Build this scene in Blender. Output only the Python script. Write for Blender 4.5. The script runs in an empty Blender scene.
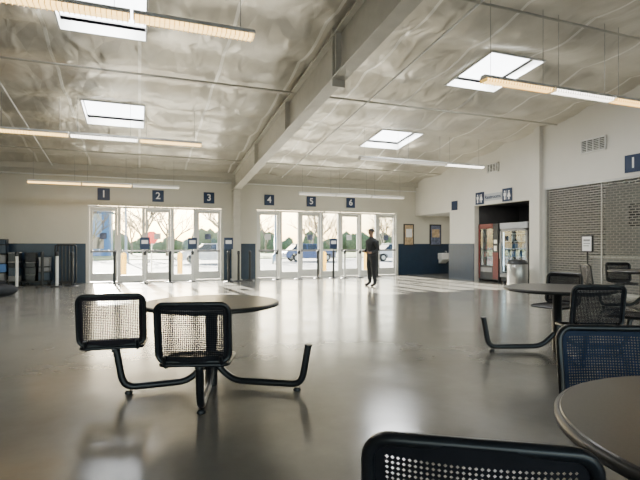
import bpy, math, random
from mathutils import Vector, Matrix, noise
random.seed(7)
S = bpy.context.scene
COL = S.collection
pi = math.pi

# ---------------------------------------------------------------- materials
def mat(name, col, rough=0.5, metal=0.0, emis=None, estr=0.0, var=0.08, vscale=6.0, bump=0.0, bscale=60.0, spec=0.5):
    m = bpy.data.materials.new(name); m.use_nodes = True
    nt = m.node_tree; b = nt.nodes['Principled BSDF']
    b.inputs['Roughness'].default_value = rough
    b.inputs['Metallic'].default_value = metal
    b.inputs['Specular IOR Level'].default_value = spec
    tc = nt.nodes.new('ShaderNodeTexCoord')
    nz = nt.nodes.new('ShaderNodeTexNoise'); nz.inputs['Scale'].default_value = vscale; nz.inputs['Detail'].default_value = 4
    nt.links.new(tc.outputs['Object'], nz.inputs['Vector'])
    rp = nt.nodes.new('ShaderNodeValToRGB')
    rp.color_ramp.elements[0].position = 0.3; rp.color_ramp.elements[1].position = 0.7
    lo = [max(0, c*(1-var)) for c in col]; hi = [min(1, c*(1+var)) for c in col]
    rp.color_ramp.elements[0].color = (*lo, 1); rp.color_ramp.elements[1].color = (*hi, 1)
    nt.links.new(nz.outputs['Fac'], rp.inputs['Fac']); nt.links.new(rp.outputs['Color'], b.inputs['Base Color'])
    if emis:
        b.inputs['Emission Color'].default_value = (*emis, 1); b.inputs['Emission Strength'].default_value = estr
    if bump > 0:
        n2 = nt.nodes.new('ShaderNodeTexNoise'); n2.inputs['Scale'].default_value = bscale; n2.inputs['Detail'].default_value = 3
        nt.links.new(tc.outputs['Object'], n2.inputs['Vector'])
        bp = nt.nodes.new('ShaderNodeBump'); bp.inputs['Strength'].default_value = bump; bp.inputs['Distance'].default_value = 0.02
        nt.links.new(n2.outputs['Fac'], bp.inputs['Height']); nt.links.new(bp.outputs['Normal'], b.inputs['Normal'])
    return m

def glass_mat(name, tint=(0.95, 0.97, 0.97), refl=0.06):
    m = bpy.data.materials.new(name); m.use_nodes = True
    nt = m.node_tree; nt.nodes.clear()
    o = nt.nodes.new('ShaderNodeOutputMaterial'); mx = nt.nodes.new('ShaderNodeMixShader')
    t = nt.nodes.new('ShaderNodeBsdfTransparent'); t.inputs['Color'].default_value = (*tint, 1)
    g = nt.nodes.new('ShaderNodeBsdfGlossy'); g.inputs['Roughness'].default_value = 0.02
    mx.inputs[0].default_value = refl
    nt.links.new(t.outputs[0], mx.inputs[1]); nt.links.new(g.outputs[0], mx.inputs[2]); nt.links.new(mx.outputs[0], o.inputs['Surface'])
    return m

M = {}
M['wall'] = mat('painted_wall', (0.60, 0.58, 0.50), 0.6, var=0.03, vscale=1.5, bump=0.05)
M['wallwhite'] = mat('painted_wall_white', (0.68, 0.66, 0.60), 0.6, var=0.03, vscale=1.5, bump=0.05)
M['navy'] = mat('navy_paint', (0.010, 0.026, 0.055), 0.35, var=0.1)
M['navysign'] = mat('navy_sign', (0.010, 0.028, 0.08), 0.35, var=0.05)
M['white'] = mat('white_paint', (0.75, 0.75, 0.72), 0.45, var=0.03)
M['signwhite'] = mat('sign_white', (0.85, 0.85, 0.85), 0.5, var=0.01)
M['alum'] = mat('white_aluminium_frame', (0.66, 0.66, 0.62), 0.35, var=0.03)
M['steel'] = mat('brushed_steel', (0.55, 0.55, 0.54), 0.3, 0.9, var=0.06)
M['beam'] = mat('primer_grey_beam', (0.50, 0.48, 0.41), 0.45, 0.1, var=0.06)
M['black'] = mat('black_powder_coat', (0.010, 0.011, 0.014), 0.33, var=0.15, vscale=20)
M['blackmesh'] = mat('black_perforated_steel', (0.012, 0.012, 0.016), 0.6, var=0.15, vscale=20, spec=.15)
M['mauvemesh'] = mat('mauve_perforated_steel', (0.022, 0.018, 0.024), 0.65, var=0.15, vscale=20, spec=.15)  # faint mauve tone, a little lighter than the black mesh
M['skymesh'] = mat('sky_sheen_perforated_steel', (0.010, 0.022, 0.055), 0.6, var=0.15, vscale=20, spec=.2)  # blue sheen of reflected sky put into the mesh colour
M['top'] = mat('dark_laminate_top', (0.060, 0.052, 0.046), 0.28, var=0.12, vscale=90)
M['rim'] = mat('dark_rubber_rim', (0.02, 0.02, 0.02), 0.4)
M['grey'] = mat('grey_plastic', (0.25, 0.25, 0.25), 0.5)
M['alcove'] = mat('shaded_alcove_tone', (0.07, 0.07, 0.075), 0.6)  # shade inside the alcove put into a dark base colour
M['dark'] = mat('dark_plastic', (0.02, 0.022, 0.026), 0.5)
M['galv'] = mat('galvanised_grille', (0.36, 0.35, 0.32), 0.4, 0.5)
M['skylight'] = mat('skylight_diffuser', (0.9, 0.9, 0.9), 0.6, emis=(0.93, 0.97, 1.0), estr=9.0, var=0.01)  # emission stands in for sky light coming through the panel
M['lampwarm'] = mat('warm_lamp_lens', (0.9, 0.75, 0.5), 0.5, emis=(1.0, 0.64, 0.20), estr=5.0, var=0.01)
M['lampwhite'] = mat('white_lamp_lens', (0.9, 0.9, 0.88), 0.5, emis=(1.0, 0.93, 0.80), estr=7, var=0.01)
M['lampdim'] = mat('dim_lamp_lens', (0.7, 0.7, 0.66), 0.5, emis=(1.0, 0.9, 0.75), estr=.8, var=0.01)
M['louver'] = mat('amber_lamp_louver', (0.85, 0.55, 0.16), 0.5, emis=(1.0, .60, .12), estr=.9, var=0.03)
M['glass'] = glass_mat('door_glass')
M['coolglass'] = glass_mat('cooler_glass', (0.7, 0.78, 0.8), 0.12)
M['yellow'] = mat('yellow_paint', (0.72, 0.40, 0.01), 0.5)
M['red'] = mat('red_paint', (0.50, 0.01, 0.01), 0.45)
M['bluebld'] = mat('blue_cladding', (0.08, 0.20, 0.45), 0.5)
M['asphalt'] = mat('asphalt', (0.20, 0.20, 0.20), 0.85, var=0.15, vscale=3)
M['pave'] = mat('pavement', (0.45, 0.43, 0.40), 0.8, var=0.1, vscale=2)
M['grass'] = mat('winter_grass', (0.22, 0.25, 0.10), 0.9, var=0.25, vscale=1)
M['bark'] = mat('bark', (0.20, 0.16, 0.12), 0.9, var=0.25)
M['foliage'] = mat('evergreen_foliage', (0.11, 0.15, 0.07), 0.9, var=0.4, vscale=3, bump=0.6, bscale=8)
M['tire'] = mat('tyre_rubber', (0.015, 0.015, 0.015), 0.8)
M['carwin'] = mat('car_window', (0.02, 0.025, 0.03), 0.08)
M['carwhite'] = mat('car_white', (0.7, 0.7, 0.7), 0.25)
M['carsilver'] = mat('car_silver', (0.35, 0.37, 0.4), 0.25, 0.4)
M['carblue'] = mat('car_blue', (0.05, 0.09, 0.22), 0.25)
M['skin'] = mat('skin', (0.24, 0.14, 0.10), 0.55)
M['jacket'] = mat('dark_jacket', (0.018, 0.02, 0.025), 0.8, var=0.2)
M['trouser'] = mat('dark_trousers', (0.012, 0.014, 0.018), 0.85, var=0.2)
M['hair'] = mat('black_hair', (0.01, 0.009, 0.008), 0.6)
M['paper'] = mat('poster_tan', (0.45, 0.33, 0.2), 0.5, var=0.35, vscale=9)
M['paper2'] = mat('poster_blue', (0.12, 0.14, 0.22), 0.5, var=0.5, vscale=9)
M['darkred'] = mat('dark_red_panel', (0.12, 0.008, 0.008), 0.4)

def floor_mat():
    m = bpy.data.materials.new('polished_concrete'); m.use_nodes = True
    nt = m.node_tree; b = nt.nodes['Principled BSDF']
    tc = nt.nodes.new('ShaderNodeTexCoord')
    n1 = nt.nodes.new('ShaderNodeTexNoise'); n1.inputs['Scale'].default_value = 0.6; n1.inputs['Detail'].default_value = 9; n1.inputs['Roughness'].default_value = 0.68
    nt.links.new(tc.outputs['Object'], n1.inputs['Vector'])
    r = nt.nodes.new('ShaderNodeValToRGB'); r.color_ramp.elements[0].position = 0.3; r.color_ramp.elements[1].position = 0.72
    r.color_ramp.elements[0].color = (0.135, 0.129, 0.114, 1); r.color_ramp.elements[1].color = (0.215, 0.207, 0.187, 1)
    nt.links.new(n1.outputs['Fac'], r.inputs['Fac']); nt.links.new(r.outputs['Color'], b.inputs['Base Color'])
    n2 = nt.nodes.new('ShaderNodeTexNoise'); n2.inputs['Scale'].default_value = 1.5; n2.inputs['Detail'].default_value = 5
    nt.links.new(tc.outputs['Object'], n2.inputs['Vector'])
    mr = nt.nodes.new('ShaderNodeMapRange'); mr.inputs['From Min'].default_value = 0.3; mr.inputs['From Max'].default_value = 0.7
    mr.inputs['To Min'].default_value = 0.15; mr.inputs['To Max'].default_value = 0.23
    nt.links.new(n2.outputs['Fac'], mr.inputs['Value']); nt.links.new(mr.outputs['Result'], b.inputs['Roughness'])
    n3 = nt.nodes.new('ShaderNodeTexNoise'); n3.inputs['Scale'].default_value = 2.2; n3.inputs['Detail'].default_value = 2
    nt.links.new(tc.outputs['Object'], n3.inputs['Vector'])
    bp = nt.nodes.new('ShaderNodeBump'); bp.inputs['Strength'].default_value = 0.08; bp.inputs['Distance'].default_value = 0.02
    nt.links.new(n3.outputs['Fac'], bp.inputs['Height']); nt.links.new(bp.outputs['Normal'], b.inputs['Normal'])
    b.inputs['Specular IOR Level'].default_value = 0.9
    return m
M['floor'] = floor_mat()

def ceil_mat():
    m = bpy.data.materials.new('foil_insulation'); m.use_nodes = True
    nt = m.node_tree; b = nt.nodes['Principled BSDF']; L = nt.links.new
    tc = nt.nodes.new('ShaderNodeTexCoord')
    sx = nt.nodes.new('ShaderNodeSeparateXYZ'); L(tc.outputs['Object'], sx.inputs[0])
    def line(axis, period, width):
        d = nt.nodes.new('ShaderNodeMath'); d.operation = 'DIVIDE'; d.inputs[1].default_value = period; L(sx.outputs[axis], d.inputs[0])
        f = nt.nodes.new('ShaderNodeMath'); f.operation = 'PINGPONG'; f.inputs[1].default_value = 0.5; L(d.outputs[0], f.inputs[0])
        c = nt.nodes.new('ShaderNodeMath'); c.operation = 'LESS_THAN'; c.inputs[1].default_value = width/period/2; L(f.outputs[0], c.inputs[0])
        return c
    a = line(0, 1.5, 0.06)
    n1 = nt.nodes.new('ShaderNodeTexNoise'); n1.inputs['Scale'].default_value = 1.2; n1.inputs['Detail'].default_value = 6
    L(tc.outputs['Object'], n1.inputs['Vector'])
    r = nt.nodes.new('ShaderNodeValToRGB'); r.color_ramp.elements[0].position = 0.3; r.color_ramp.elements[1].position = 0.7
    r.color_ramp.elements[0].color = (0.53, 0.50, 0.43, 1); r.color_ramp.elements[1].color = (0.74, 0.71, 0.63, 1)
    L(n1.outputs['Fac'], r.inputs['Fac'])
    mx = nt.nodes.new('ShaderNodeMix'); mx.data_type = 'RGBA'
    L(a.outputs[0], mx.inputs['Factor']); L(r.outputs['Color'], mx.inputs['A']); mx.inputs['B'].default_value = (0.88, 0.86, 0.80, 1)
    L(mx.outputs['Result'], b.inputs['Base Color'])
    b.inputs['Metallic'].default_value = 0.65; b.inputs['Roughness'].default_value = 0.34
    mp = nt.nodes.new('ShaderNodeMapping'); mp.inputs['Scale'].default_value = (1.0, 0.6, 1.0); mp.inputs['Rotation'].default_value = (0, 0, .35); L(tc.outputs['Object'], mp.inputs['Vector'])
    n2 = nt.nodes.new('ShaderNodeTexNoise'); n2.inputs['Scale'].default_value = 2.8; n2.inputs['Detail'].default_value = 6; n2.inputs['Distortion'].default_value = 0.8
    n2.noise_type = 'RIDGED_MULTIFRACTAL'
    L(mp.outputs[0], n2.inputs['Vector'])
    b1 = nt.nodes.new('ShaderNodeBump'); b1.inputs['Strength'].default_value = 0.85; b1.inputs['Distance'].default_value = 0.04
    L(n2.outputs['Fac'], b1.inputs['Height'])
    vo = nt.nodes.new('ShaderNodeTexVoronoi'); vo.feature = 'DISTANCE_TO_EDGE'; vo.inputs['Scale'].default_value = 2.2
    L(mp.outputs[0], vo.inputs['Vector'])
    b3 = nt.nodes.new('ShaderNodeBump'); b3.inputs['Strength'].default_value = 0.45; b3.inputs['Distance'].default_value = 0.06
    L(vo.outputs['Distance'], b3.inputs['Height']); L(b1.outputs['Normal'], b3.inputs['Normal'])
    b2 = nt.nodes.new('ShaderNodeBump'); b2.inputs['Strength'].default_value = 0.5; b2.inputs['Distance'].default_value = 0.02
    L(a.outputs[0], b2.inputs['Height']); L(b3.outputs['Normal'], b2.inputs['Normal']); L(b2.outputs['Normal'], b.inputs['Normal'])
    return m
M['ceil'] = ceil_mat()

# ---------------------------------------------------------------- mesh builder
class MB:
    def __init__(s): s.v = []; s.f = []; s.sm = []; s.mi = []
    def add(s, vs, fs, smooth=False, mi=0, mtx=None):
        o = len(s.v)
        for p in vs:
            p = Vector(p)
            if mtx is not None: p = mtx @ p
            s.v.append(p)
        for f in fs:
            s.f.append([i+o for i in f]); s.sm.append(smooth); s.mi.append(mi)
        return s
    def box(s, x0, x1, y0, y1, z0, z1, mi=0, mtx=None):
        vs = [(x0,y0,z0),(x1,y0,z0),(x1,y1,z0),(x0,y1,z0),(x0,y0,z1),(x1,y0,z1),(x1,y1,z1),(x0,y1,z1)]
        return s.add(vs, [(0,3,2,1),(4,5,6,7),(0,1,5,4),(1,2,6,5),(2,3,7,6),(3,0,4,7)], False, mi, mtx)
    def bbox(s, x0, x1, y0, y1, z0, z1, b=0.01, mi=0, mtx=None):
        import bmesh
        bm = bmesh.new(); bmesh.ops.create_cube(bm, size=1)
        for v in bm.verts:
            v.co = Vector((x0+(v.co.x+.5)*(x1-x0), y0+(v.co.y+.5)*(y1-y0), z0+(v.co.z+.5)*(z1-z0)))
        bmesh.ops.bevel(bm, geom=bm.edges[:], offset=b, segments=2, affect='EDGES', profile=0.5)
        bm.verts.index_update()
        vs = [v.co.copy() for v in bm.verts]; fs = [[v.index for v in f.verts] for f in bm.faces]
        bm.free(); return s.add(vs, fs, False, mi, mtx)
    def prism(s, poly, axis, a0, a1, mi=0):
        def P(p, a):
            return {'X': (a, p[0], p[1]), 'Y': (p[0], a, p[1]), 'Z': (p[0], p[1], a)}[axis]
        n = len(poly); vs = [P(p, a0) for p in poly]+[P(p, a1) for p in poly]
        fs = [list(range(n))[::-1], list(range(n, 2*n))]+[(i, (i+1) % n, n+(i+1) % n, n+i) for i in range(n)]
        return s.add(vs, fs, False, mi)
    def lathe(s, prof, n=24, mi=0, smooth=True, c=(0,0,0)):
        vs = []; fs = []
        for r, z in prof:
            for k in range(n):
                a = 2*pi*k/n; vs.append((c[0]+r*math.cos(a), c[1]+r*math.sin(a), c[2]+z))
        for i in range(len(prof)-1):
            for k in range(n):
                k2 = (k+1) % n; fs.append((i*n+k, i*n+k2, (i+1)*n+k2, (i+1)*n+k))
        s.add(vs, fs, smooth, mi)
        s.add(vs[:n], [list(range(n))[::-1]], False, mi); s.add(vs[-n:], [list(range(n))], False, mi)
        return s
    def tube(s, path, r, n=10, closed=False, mi=0, mtx=None):
        P = [Vector(p) for p in path]; m = len(P); rs = r if isinstance(r, (list, tuple)) else [r]*m
        vs = []; fs = []; nrm = None
        for i in range(m):
            if closed: t = P[(i+1) % m]-P[i-1]
            else: t = P[min(i+1, m-1)]-P[max(i-1, 0)]
            if t.length < 1e-9: t = Vector((0, 0, 1))
            t.normalize()
            if nrm is None:
                a = Vector((0, 0, 1)) if abs(t.z) < 0.9 else Vector((1, 0, 0)); nrm = (a-t*a.dot(t)).normalized()
            else:
                nrm = nrm-t*nrm.dot(t)
                nrm = nrm.normalized() if nrm.length > 1e-6 else t.orthogonal().normalized()
            bn = t.cross(nrm)
            for k in range(n):
                a = 2*pi*k/n; vs.append(P[i]+(nrm*math.cos(a)+bn*math.sin(a))*rs[i])
        for i in range(m if closed else m-1):
            j = (i+1) % m
            for k in range(n):
                k2 = (k+1) % n; fs.append((i*n+k, i*n+k2, j*n+k2, j*n+k))
        s.add(vs, fs, True, mi, mtx)
        if not closed:
            s.add(vs[:n], [list(range(n))[::-1]], False, mi, mtx); s.add(vs[-n:], [list(range(n))], False, mi, mtx)
        return s
    def sphere(s, c, r, n=12, mi=0):
        rr = r if isinstance(r, (list, tuple)) else (r, r, r)
        vs = []; fs = []; h = n//2
        for i in range(h+1):
            th = pi*i/h
            for k in range(n):
                a = 2*pi*k/n
                vs.append((c[0]+rr[0]*math.sin(th)*math.cos(a), c[1]+rr[1]*math.sin(th)*math.sin(a), c[2]+rr[2]*math.cos(th)))
        for i in range(h):
            for k in range(n):
                k2 = (k+1) % n; fs.append((i*n+k, (i+1)*n+k, (i+1)*n+k2, i*n+k2))
        return s.add(vs, fs, True, mi)

def fillet(pts, rad, n=6, closed=False):
    P = [Vector(p) for p in pts]; out = []; m = len(P)
    for i in range(m):
        if not closed and (i == 0 or i == m-1): out.append(P[i]); continue
        a, b, c = P[i-1], P[i], P[(i+1) % m]
        r = min(rad, (a-b).length*0.48, (c-b).length*0.48)
        p0 = b+(a-b).normalized()*r; p1 = b+(c-b).normalized()*r
        for k in range(n+1):
            t = k/n; out.append(p0*(1-t)**2+b*2*t*(1-t)+p1*t*t)
    return out

def fin(mb, name, mats, parent=None, loc=(0,0,0), rot=(0,0,0), **props):
    me = bpy.data.meshes.new(name)
    me.from_pydata([tuple(v) for v in mb.v], [], mb.f)
    if not isinstance(mats, (list, tuple)): mats = [mats]
    for m in mats: me.materials.append(m)
    me.polygons.foreach_set('use_smooth', mb.sm); me.polygons.foreach_set('material_index', mb.mi)
    me.update()
    o = bpy.data.objects.new(name, me); COL.objects.link(o)
    o.location = loc; o.rotation_euler = rot
    if parent: o.parent = parent
    for k, v in props.items(): o[k] = v
    return o
def empty(name, loc=(0,0,0), rot=(0,0,0), parent=None, **props):
    o = bpy.data.objects.new(name, None); COL.objects.link(o); o.location = loc; o.rotation_euler = rot
    o.empty_display_size = 0.2
    if parent: o.parent = parent
    for k, v in props.items(): o[k] = v
    return o
def copy_tree(o, parent=None, loc=None, rot=None, **props):
    c = o.copy(); COL.objects.link(c)
    c.parent = parent
    if loc is not None: c.location = loc
    if rot is not None: c.rotation_euler = rot
    for k, v in props.items(): c[k] = v
    for ch in list(o.children): copy_tree(ch, c)
    return c
def text(body, size, name, m, parent, loc, rot, depth=0.004, align='CENTER'):
    cu = bpy.data.curves.new('t', 'FONT'); cu.body = body; cu.size = size; cu.extrude = depth
    cu.align_x = align; cu.align_y = 'CENTER'; cu.offset = size*0.012
    t = bpy.data.objects.new('t', cu); COL.objects.link(t)
    dg = bpy.context.evaluated_depsgraph_get(); me = bpy.data.meshes.new_from_object(t.evaluated_get(dg))
    bpy.data.objects.remove(t)
    me.name = name; me.materials.clear(); me.materials.append(m)
    o = bpy.data.objects.new(name, me); COL.objects.link(o); o.location = loc; o.rotation_euler = rot; o.parent = parent
    return o

ST = dict(kind='structure')
def RZ(y): return 5.99-0.115*y

# ---------------------------------------------------------------- room shell
b = MB(); b.box(-14, 14.6, -9, 17.5, -0.12, 0); fin(b, 'floor', M['floor'], **ST)

sky = [(-1.25, 0.1, 7.5, 9.0), (-1.25, 0.1, 12.0, 13.5), (6.55, 7.9, 7.5, 9.0), (6.55, 7.9, 12.0, 13.5)]
b = MB(); st = 0.15; nx = int(25.05/st); ny = int(26.4/st)
vs = []; fs = []
for j in range(ny+1):
    y = -9+j*st
    for i in range(nx+1):
        x = -14+i*st
        ed = 1.0
        for s_ in sky:
            dx = max(s_[0]-x, 0, x-s_[1]); dy = max(s_[2]-y, 0, y-s_[3])
            ed = min(ed, math.hypot(dx, dy)/0.5)
        ed = max(0, min(1, ed))
        sag = 0.10*abs(math.sin(pi*y/1.5))+0.035*abs(math.sin(pi*x/1.5))+0.05*noise.noise(Vector((x*1.3, y*0.6, 0)))+.06*abs(noise.noise(Vector((x*2.2+y*.8, y*1.1-x*.5, 3))))+.03*abs(noise.noise(Vector((x*4, y*2.5, 7))))
        vs.append((x, y, RZ(y)-0.02-sag*ed))
for j in range(ny):
    for i in range(nx):
        cx = -14+(i+.5)*st; cy = -9+(j+.5)*st
        if any(s_[0] < cx < s_[1] and s_[2] < cy < s_[3] for s_ in sky): continue
        fs.append((j*(nx+1)+i, (j+1)*(nx+1)+i, (j+1)*(nx+1)+i+1, j*(nx+1)+i+1))
b.add(vs, fs, True); fin(b, 'ceiling', M['ceil'], label='silvery foil insulation draped under the sloped roof', **ST)
b = MB(); xs = [-14.2, -1.25, 0.1, 6.55, 7.9, 14.8]; ys = [-9.2, 7.5, 9.0, 12.0, 13.5, 17.7]
for i in range(5):
    for j in range(5):
        if i in (1, 3) and j in (1, 3): continue
        x0, x1, y0, y1 = xs[i], xs[i+1], ys[j], ys[j+1]
        b.prism([(y0, RZ(y0)+.12), (y1, RZ(y1)+.12), (y1, RZ(y1)+.18), (y0, RZ(y0)+.18)], 'X', x0, x1)
fin(b, 'ceiling_roof_deck', M['beam'], **ST)
for n_, (x0, x1, y0, y1) in enumerate(sky):
    b = MB(); h = .4; t = .03
    for (a0, a1, c0, c1) in [(x0-t, x0, y0, y1), (x1, x1+t, y0, y1), (x0-t, x1+t, y0-t, y0), (x0-t, x1+t, y1, y1+t)]:
        b.prism([(c0, RZ(c0)-.05), (c1, RZ(c1)-.05), (c1, RZ(c1)+h), (c0, RZ(c0)+h)], 'X', a0, a1)
    w = fin(b, 'window_%d' % (n_+20), M['white'], label='square skylight well in the foil ceiling', **ST)
    b = MB(); b.prism([(y0, RZ(y0)+.2), (y1, RZ(y1)+.2), (y1, RZ(y1)+.24), (y0, RZ(y0)+.24)], 'X', x0, x1)
    fin(b, 'diffuser', M['skylight'], parent=w)

H = 2.58; Y0, Y1 = 17.3, 17.5; ZT = RZ(17.3)+.05
b = MB()
for x0, x1, z0, z1 in [(-14, -1.60, 0, ZT), (2.81, 4.11, 0, ZT), (10.11, 14.6, 0, ZT), (-1.60, 2.81, H, ZT), (4.11, 10.11, H, ZT)]:
    b.box(x0, x1, Y0, Y1, z0, z1)
fin(b, 'wall_north', M['wall'], label='cream painted wall with glass entrance doors', **ST)
tn = 1
def trim(mb, m, label):
    global tn
    o = fin(mb, 'trim_%d' % tn, m, label=label, **ST); tn += 1; return o
b = MB()
for x0, x1 in [(-13.9, -1.66), (2.87, 4.05), (10.17, 13.4)]: b.box(x0, x1, 17.27, 17.3, 0, 1.30)
trim(b, M['navy'], 'navy painted wainscot along the entrance wall')
b = MB(); b.box(-14, 11, 17.12, 17.3, 3.78, 3.86); b.box(-14, 11, 17.1, 17.13, 3.68, 3.94); trim(b, M['beam'], 'horizontal eave beam above the doors')
b = MB(); b.tube([(-14, 17.22, 3.52), (11, 17.22, 3.52)], .025, 8); trim(b, M['white'], 'conduit pipe along the entrance wall')

b = MB(); XE0, XE1 = 11.0, 11.2
def pan(y0, y1, z0): b.prism([(y0, z0), (y1, z0), (y1, RZ(y1)+.05), (y0, RZ(y0)+.05)], 'X', XE0, XE1)
for y0, y1, z0 in [(-9, 5.2, 0), (5.2, 10.42, 2.9), (10.42, 11.0, 0), (11.0, 13.5, 2.62), (13.5, 14.9, 0), (14.9, 17.3, 2.5)]: pan(y0, y1, z0)
fin(b, 'wall_east', M['wallwhite'], label='white wall with vending alcove and shuttered counter', **ST)
b = MB(); b.box(10.975, 11.0, 13.5, 14.9, 0, 1.3); b.box(10.975, 11.0, -8.9, 5.1, 0, 1.3); b.box(10.975, 11.225, 14.9, 14.93, 0, 1.3)
trim(b, M['navy'], 'navy painted wainscot beside the vending alcove')
b = MB(); b.prism([(10.5, 0), (10.72, 0), (10.72, RZ(10.72)), (10.5, RZ(10.5))], 'X', 10.88, 11.0); trim(b, M['wallwhite'], 'white pilaster beside the shutter')
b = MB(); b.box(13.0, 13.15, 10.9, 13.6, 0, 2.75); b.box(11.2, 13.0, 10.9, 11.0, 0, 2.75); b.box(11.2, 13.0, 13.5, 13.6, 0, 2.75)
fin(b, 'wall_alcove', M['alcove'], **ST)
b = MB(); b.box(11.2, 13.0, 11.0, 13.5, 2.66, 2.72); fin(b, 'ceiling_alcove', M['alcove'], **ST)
b = MB(); b.box(13.4, 13.55, 14.0, 17.3, 0, 2.6); b.box(11.2, 13.4, 14.75, 14.9, 0, 2.6); fin(b, 'wall_recess', M['wallwhite'], **ST)
b = MB(); b.box(11.2, 13.4, 14.9, 17.3, 2.5, 2.56); fin(b, 'ceiling_recess', M['white'], **ST)
b = MB(); b.box(13.9, 14.05, 4.8, 10.9, 0, 3.2); b.box(11.2, 13.9, 4.7, 4.85, 0, 3.2); b.box(11.2, 13.9, 10.75, 10.88, 0, 3.2); fin(b, 'wall_counter_room', M['grey'], **ST)
b = MB(); b.box(11.2, 13.9, 4.85, 10.75, 3.1, 3.2); fin(b, 'ceiling_counter_room', M['white'], **ST)
b = MB(); b.box(-14.2, -14, -9, 17.5, 0, 8); fin(b, 'wall_west', M['wall'], **ST)
b = MB()
for x in (-14, -8.5, -3, 2.5, 8): b.box(x, x+.6, -9.2, -9, 0, 7.1)
b.box(-14, 14.6, -9.2, -9, 3.9, 7.1); fin(b, 'wall_south_unseen', M['wall'], **ST)  # unseen wall, openings shaped to admit and limit sky fill

def rbot(y): return 3.25+(16.6-y)*0.098
b = MB(); X0, X1 = 3.12, 3.38
ya, yb = -8.9, 17.0
def strip(z_fn0, z_fn1, x0, x1): b.prism([(ya, z_fn0(ya)), (yb, z_fn0(yb)), (yb, z_fn1(yb)), (ya, z_fn1(ya))], 'X', x0, x1)
strip(lambda y: rbot(y), lambda y: rbot(y)+.03, X0, X1)
strip(lambda y: RZ(y)-.24, lambda y: RZ(y)-.21, X0, X1)
strip(lambda y: rbot(y)+.02, lambda y: RZ(y)-.22, 3.235, 3.265)
for y in (13.5, 10.4, 7.4, 4.3): b.box(3.13, 3.37, y, y+.025, rbot(y)+.01, RZ(y)-.23)
b.box(3.13, 3.37, 7.55, 7.6, rbot(7.6)-.12, RZ(7.6)-.1)
fin(b, 'roof_rafter', M['beam'], label='deep grey steel I-beam rafter under the foil roof', category='beam')
b = MB(); b.box(3.12, 3.38, 16.68, 16.71, 0, rbot(16.7)); b.box(3.12, 3.38, 17.05, 17.08, 0, 3.7); b.box(3.235, 3.265, 16.7, 17.06, 0, rbot(16.7)); b.bbox(3.08, 3.42, 16.62, 17.12, 0, .03, .005)
fin(b, 'steel_column', M['beam'], label='grey steel H-column standing against the entrance wall', category='column')
for y, dz in ((15.3, .24), (9.9, .24), (6.0, .24)):
    b = MB(); z = RZ(y)-dz; b.tube([(-13.9, y, z), (3.2, y, z), (10.9, y, z)], .022, 8); trim(b, M['beam'], 'thin conduit run under the ceiling')
for x in (5.0, -2.6):
    b = MB(); b.tube([(x, 17.0, RZ(17)-.24), (x, -8, RZ(-8)-.24)], .02, 8); trim(b, M['white'], 'thin conduit run up the ceiling')

# ---------------------------------------------------------------- doors and sidelites
def opening(x0, n_doors, dw, sw, dcount, wcount):
    x = x0; Hh = 2.56
    for i in range(n_doors*2-1):
        isdoor = i % 2 == 0; w = dw if isdoor else sw
        if isdoor:
            dcount += 1
            root = empty('door_%d' % dcount, (x, 17.38, 0), label='white aluminium glass entrance door with push bar', **ST)
            b = MB(); f = .05; b.box(.0, f, -.06, .06, 0, Hh); b.box(w-f, w, -.06, .06, 0, Hh); b.box(f, w-f, -.06, .06, Hh-f, Hh); b.box(f, w-f, -.06, .06, 0, .012)
            fin(b, 'door_frame', M['alum'], root)
            b = MB(); a = f+.006; c = w-f-.006; q = .085
            b.box(a, a+q, -.025, .025, .02, Hh-f-.006); b.box(c-q, c, -.025, .025, .02, Hh-f-.006); b.box(a+q, c-q, -.025, .025, .02, .30); b.box(a+q, c-q, -.025, .025, Hh-f-.12, Hh-f-.006)
            fin(b, 'door_leaf', M['alum'], root)
            b = MB(); b.box(a+q, c-q, -.005, .005, .30, Hh-f-.12); fin(b, 'glass_pane', M['glass'], root)
            b = MB(); b.box(a+.02, c-.02, -.085, -.055, 1.0, 1.07); b.box(a+.02, a+.07, -.08, -.02, .99, 1.08); b.box(c-.07, c-.02, -.08, -.02, .99, 1.08)
            fin(b, 'push_bar', M['grey'], root)
            b = MB(); b.box(w/2-.13, w/2+.09, -.012, -.006, 1.45, 1.66); fin(b, 'notice_sheet', M['paper2'] if dcount % 2 else M['signwhite'], root)
        else:
            wcount += 1
            root = empty('window_%d' % wcount, (x, 17.38, 0), label='tall white-framed sidelite between entrance doors', **ST)
            b = MB(); f = .055; b.box(.0, f, -.05, .05, 0, Hh); b.box(w-f, w, -.05, .05, 0, Hh); b.box(f, w-f, -.05, .05, Hh-f, Hh); b.box(f, w-f, -.05, .05, 0, .22); b.box(f, w-f, -.03, .03, 1.02, 1.07)
            fin(b, 'window_frame', M['alum'], root)
            b = MB(); b.box(f, w-f, -.005, .005, .22, Hh-f); fin(b, 'glass_pane', M['glass'], root)
        x += w
    return dcount, wcount
dc, wc = opening(-1.60, 3, .95, .78, 0, 0)
opening(4.11, 4, .93, .76, dc, wc)

for n_, x in enumerate((-1.12, .6, 2.34, 4.58, 6.27, 7.96)):
    r = empty('number_sign', (x, 17.28, 2.95), label='navy square sign numbered %d above the entrance door' % (n_+1), category='sign', group='door number signs')
    b = MB(); b.box(-.19, .19, -.012, .012, -.2, .2); fin(b, 'sign_panel', M['navysign'], r)
    text(str(n_+1), .33, 'sign_number', M['signwhite'], r, (0, -.016, 0), (pi/2, 0, 0))

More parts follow.
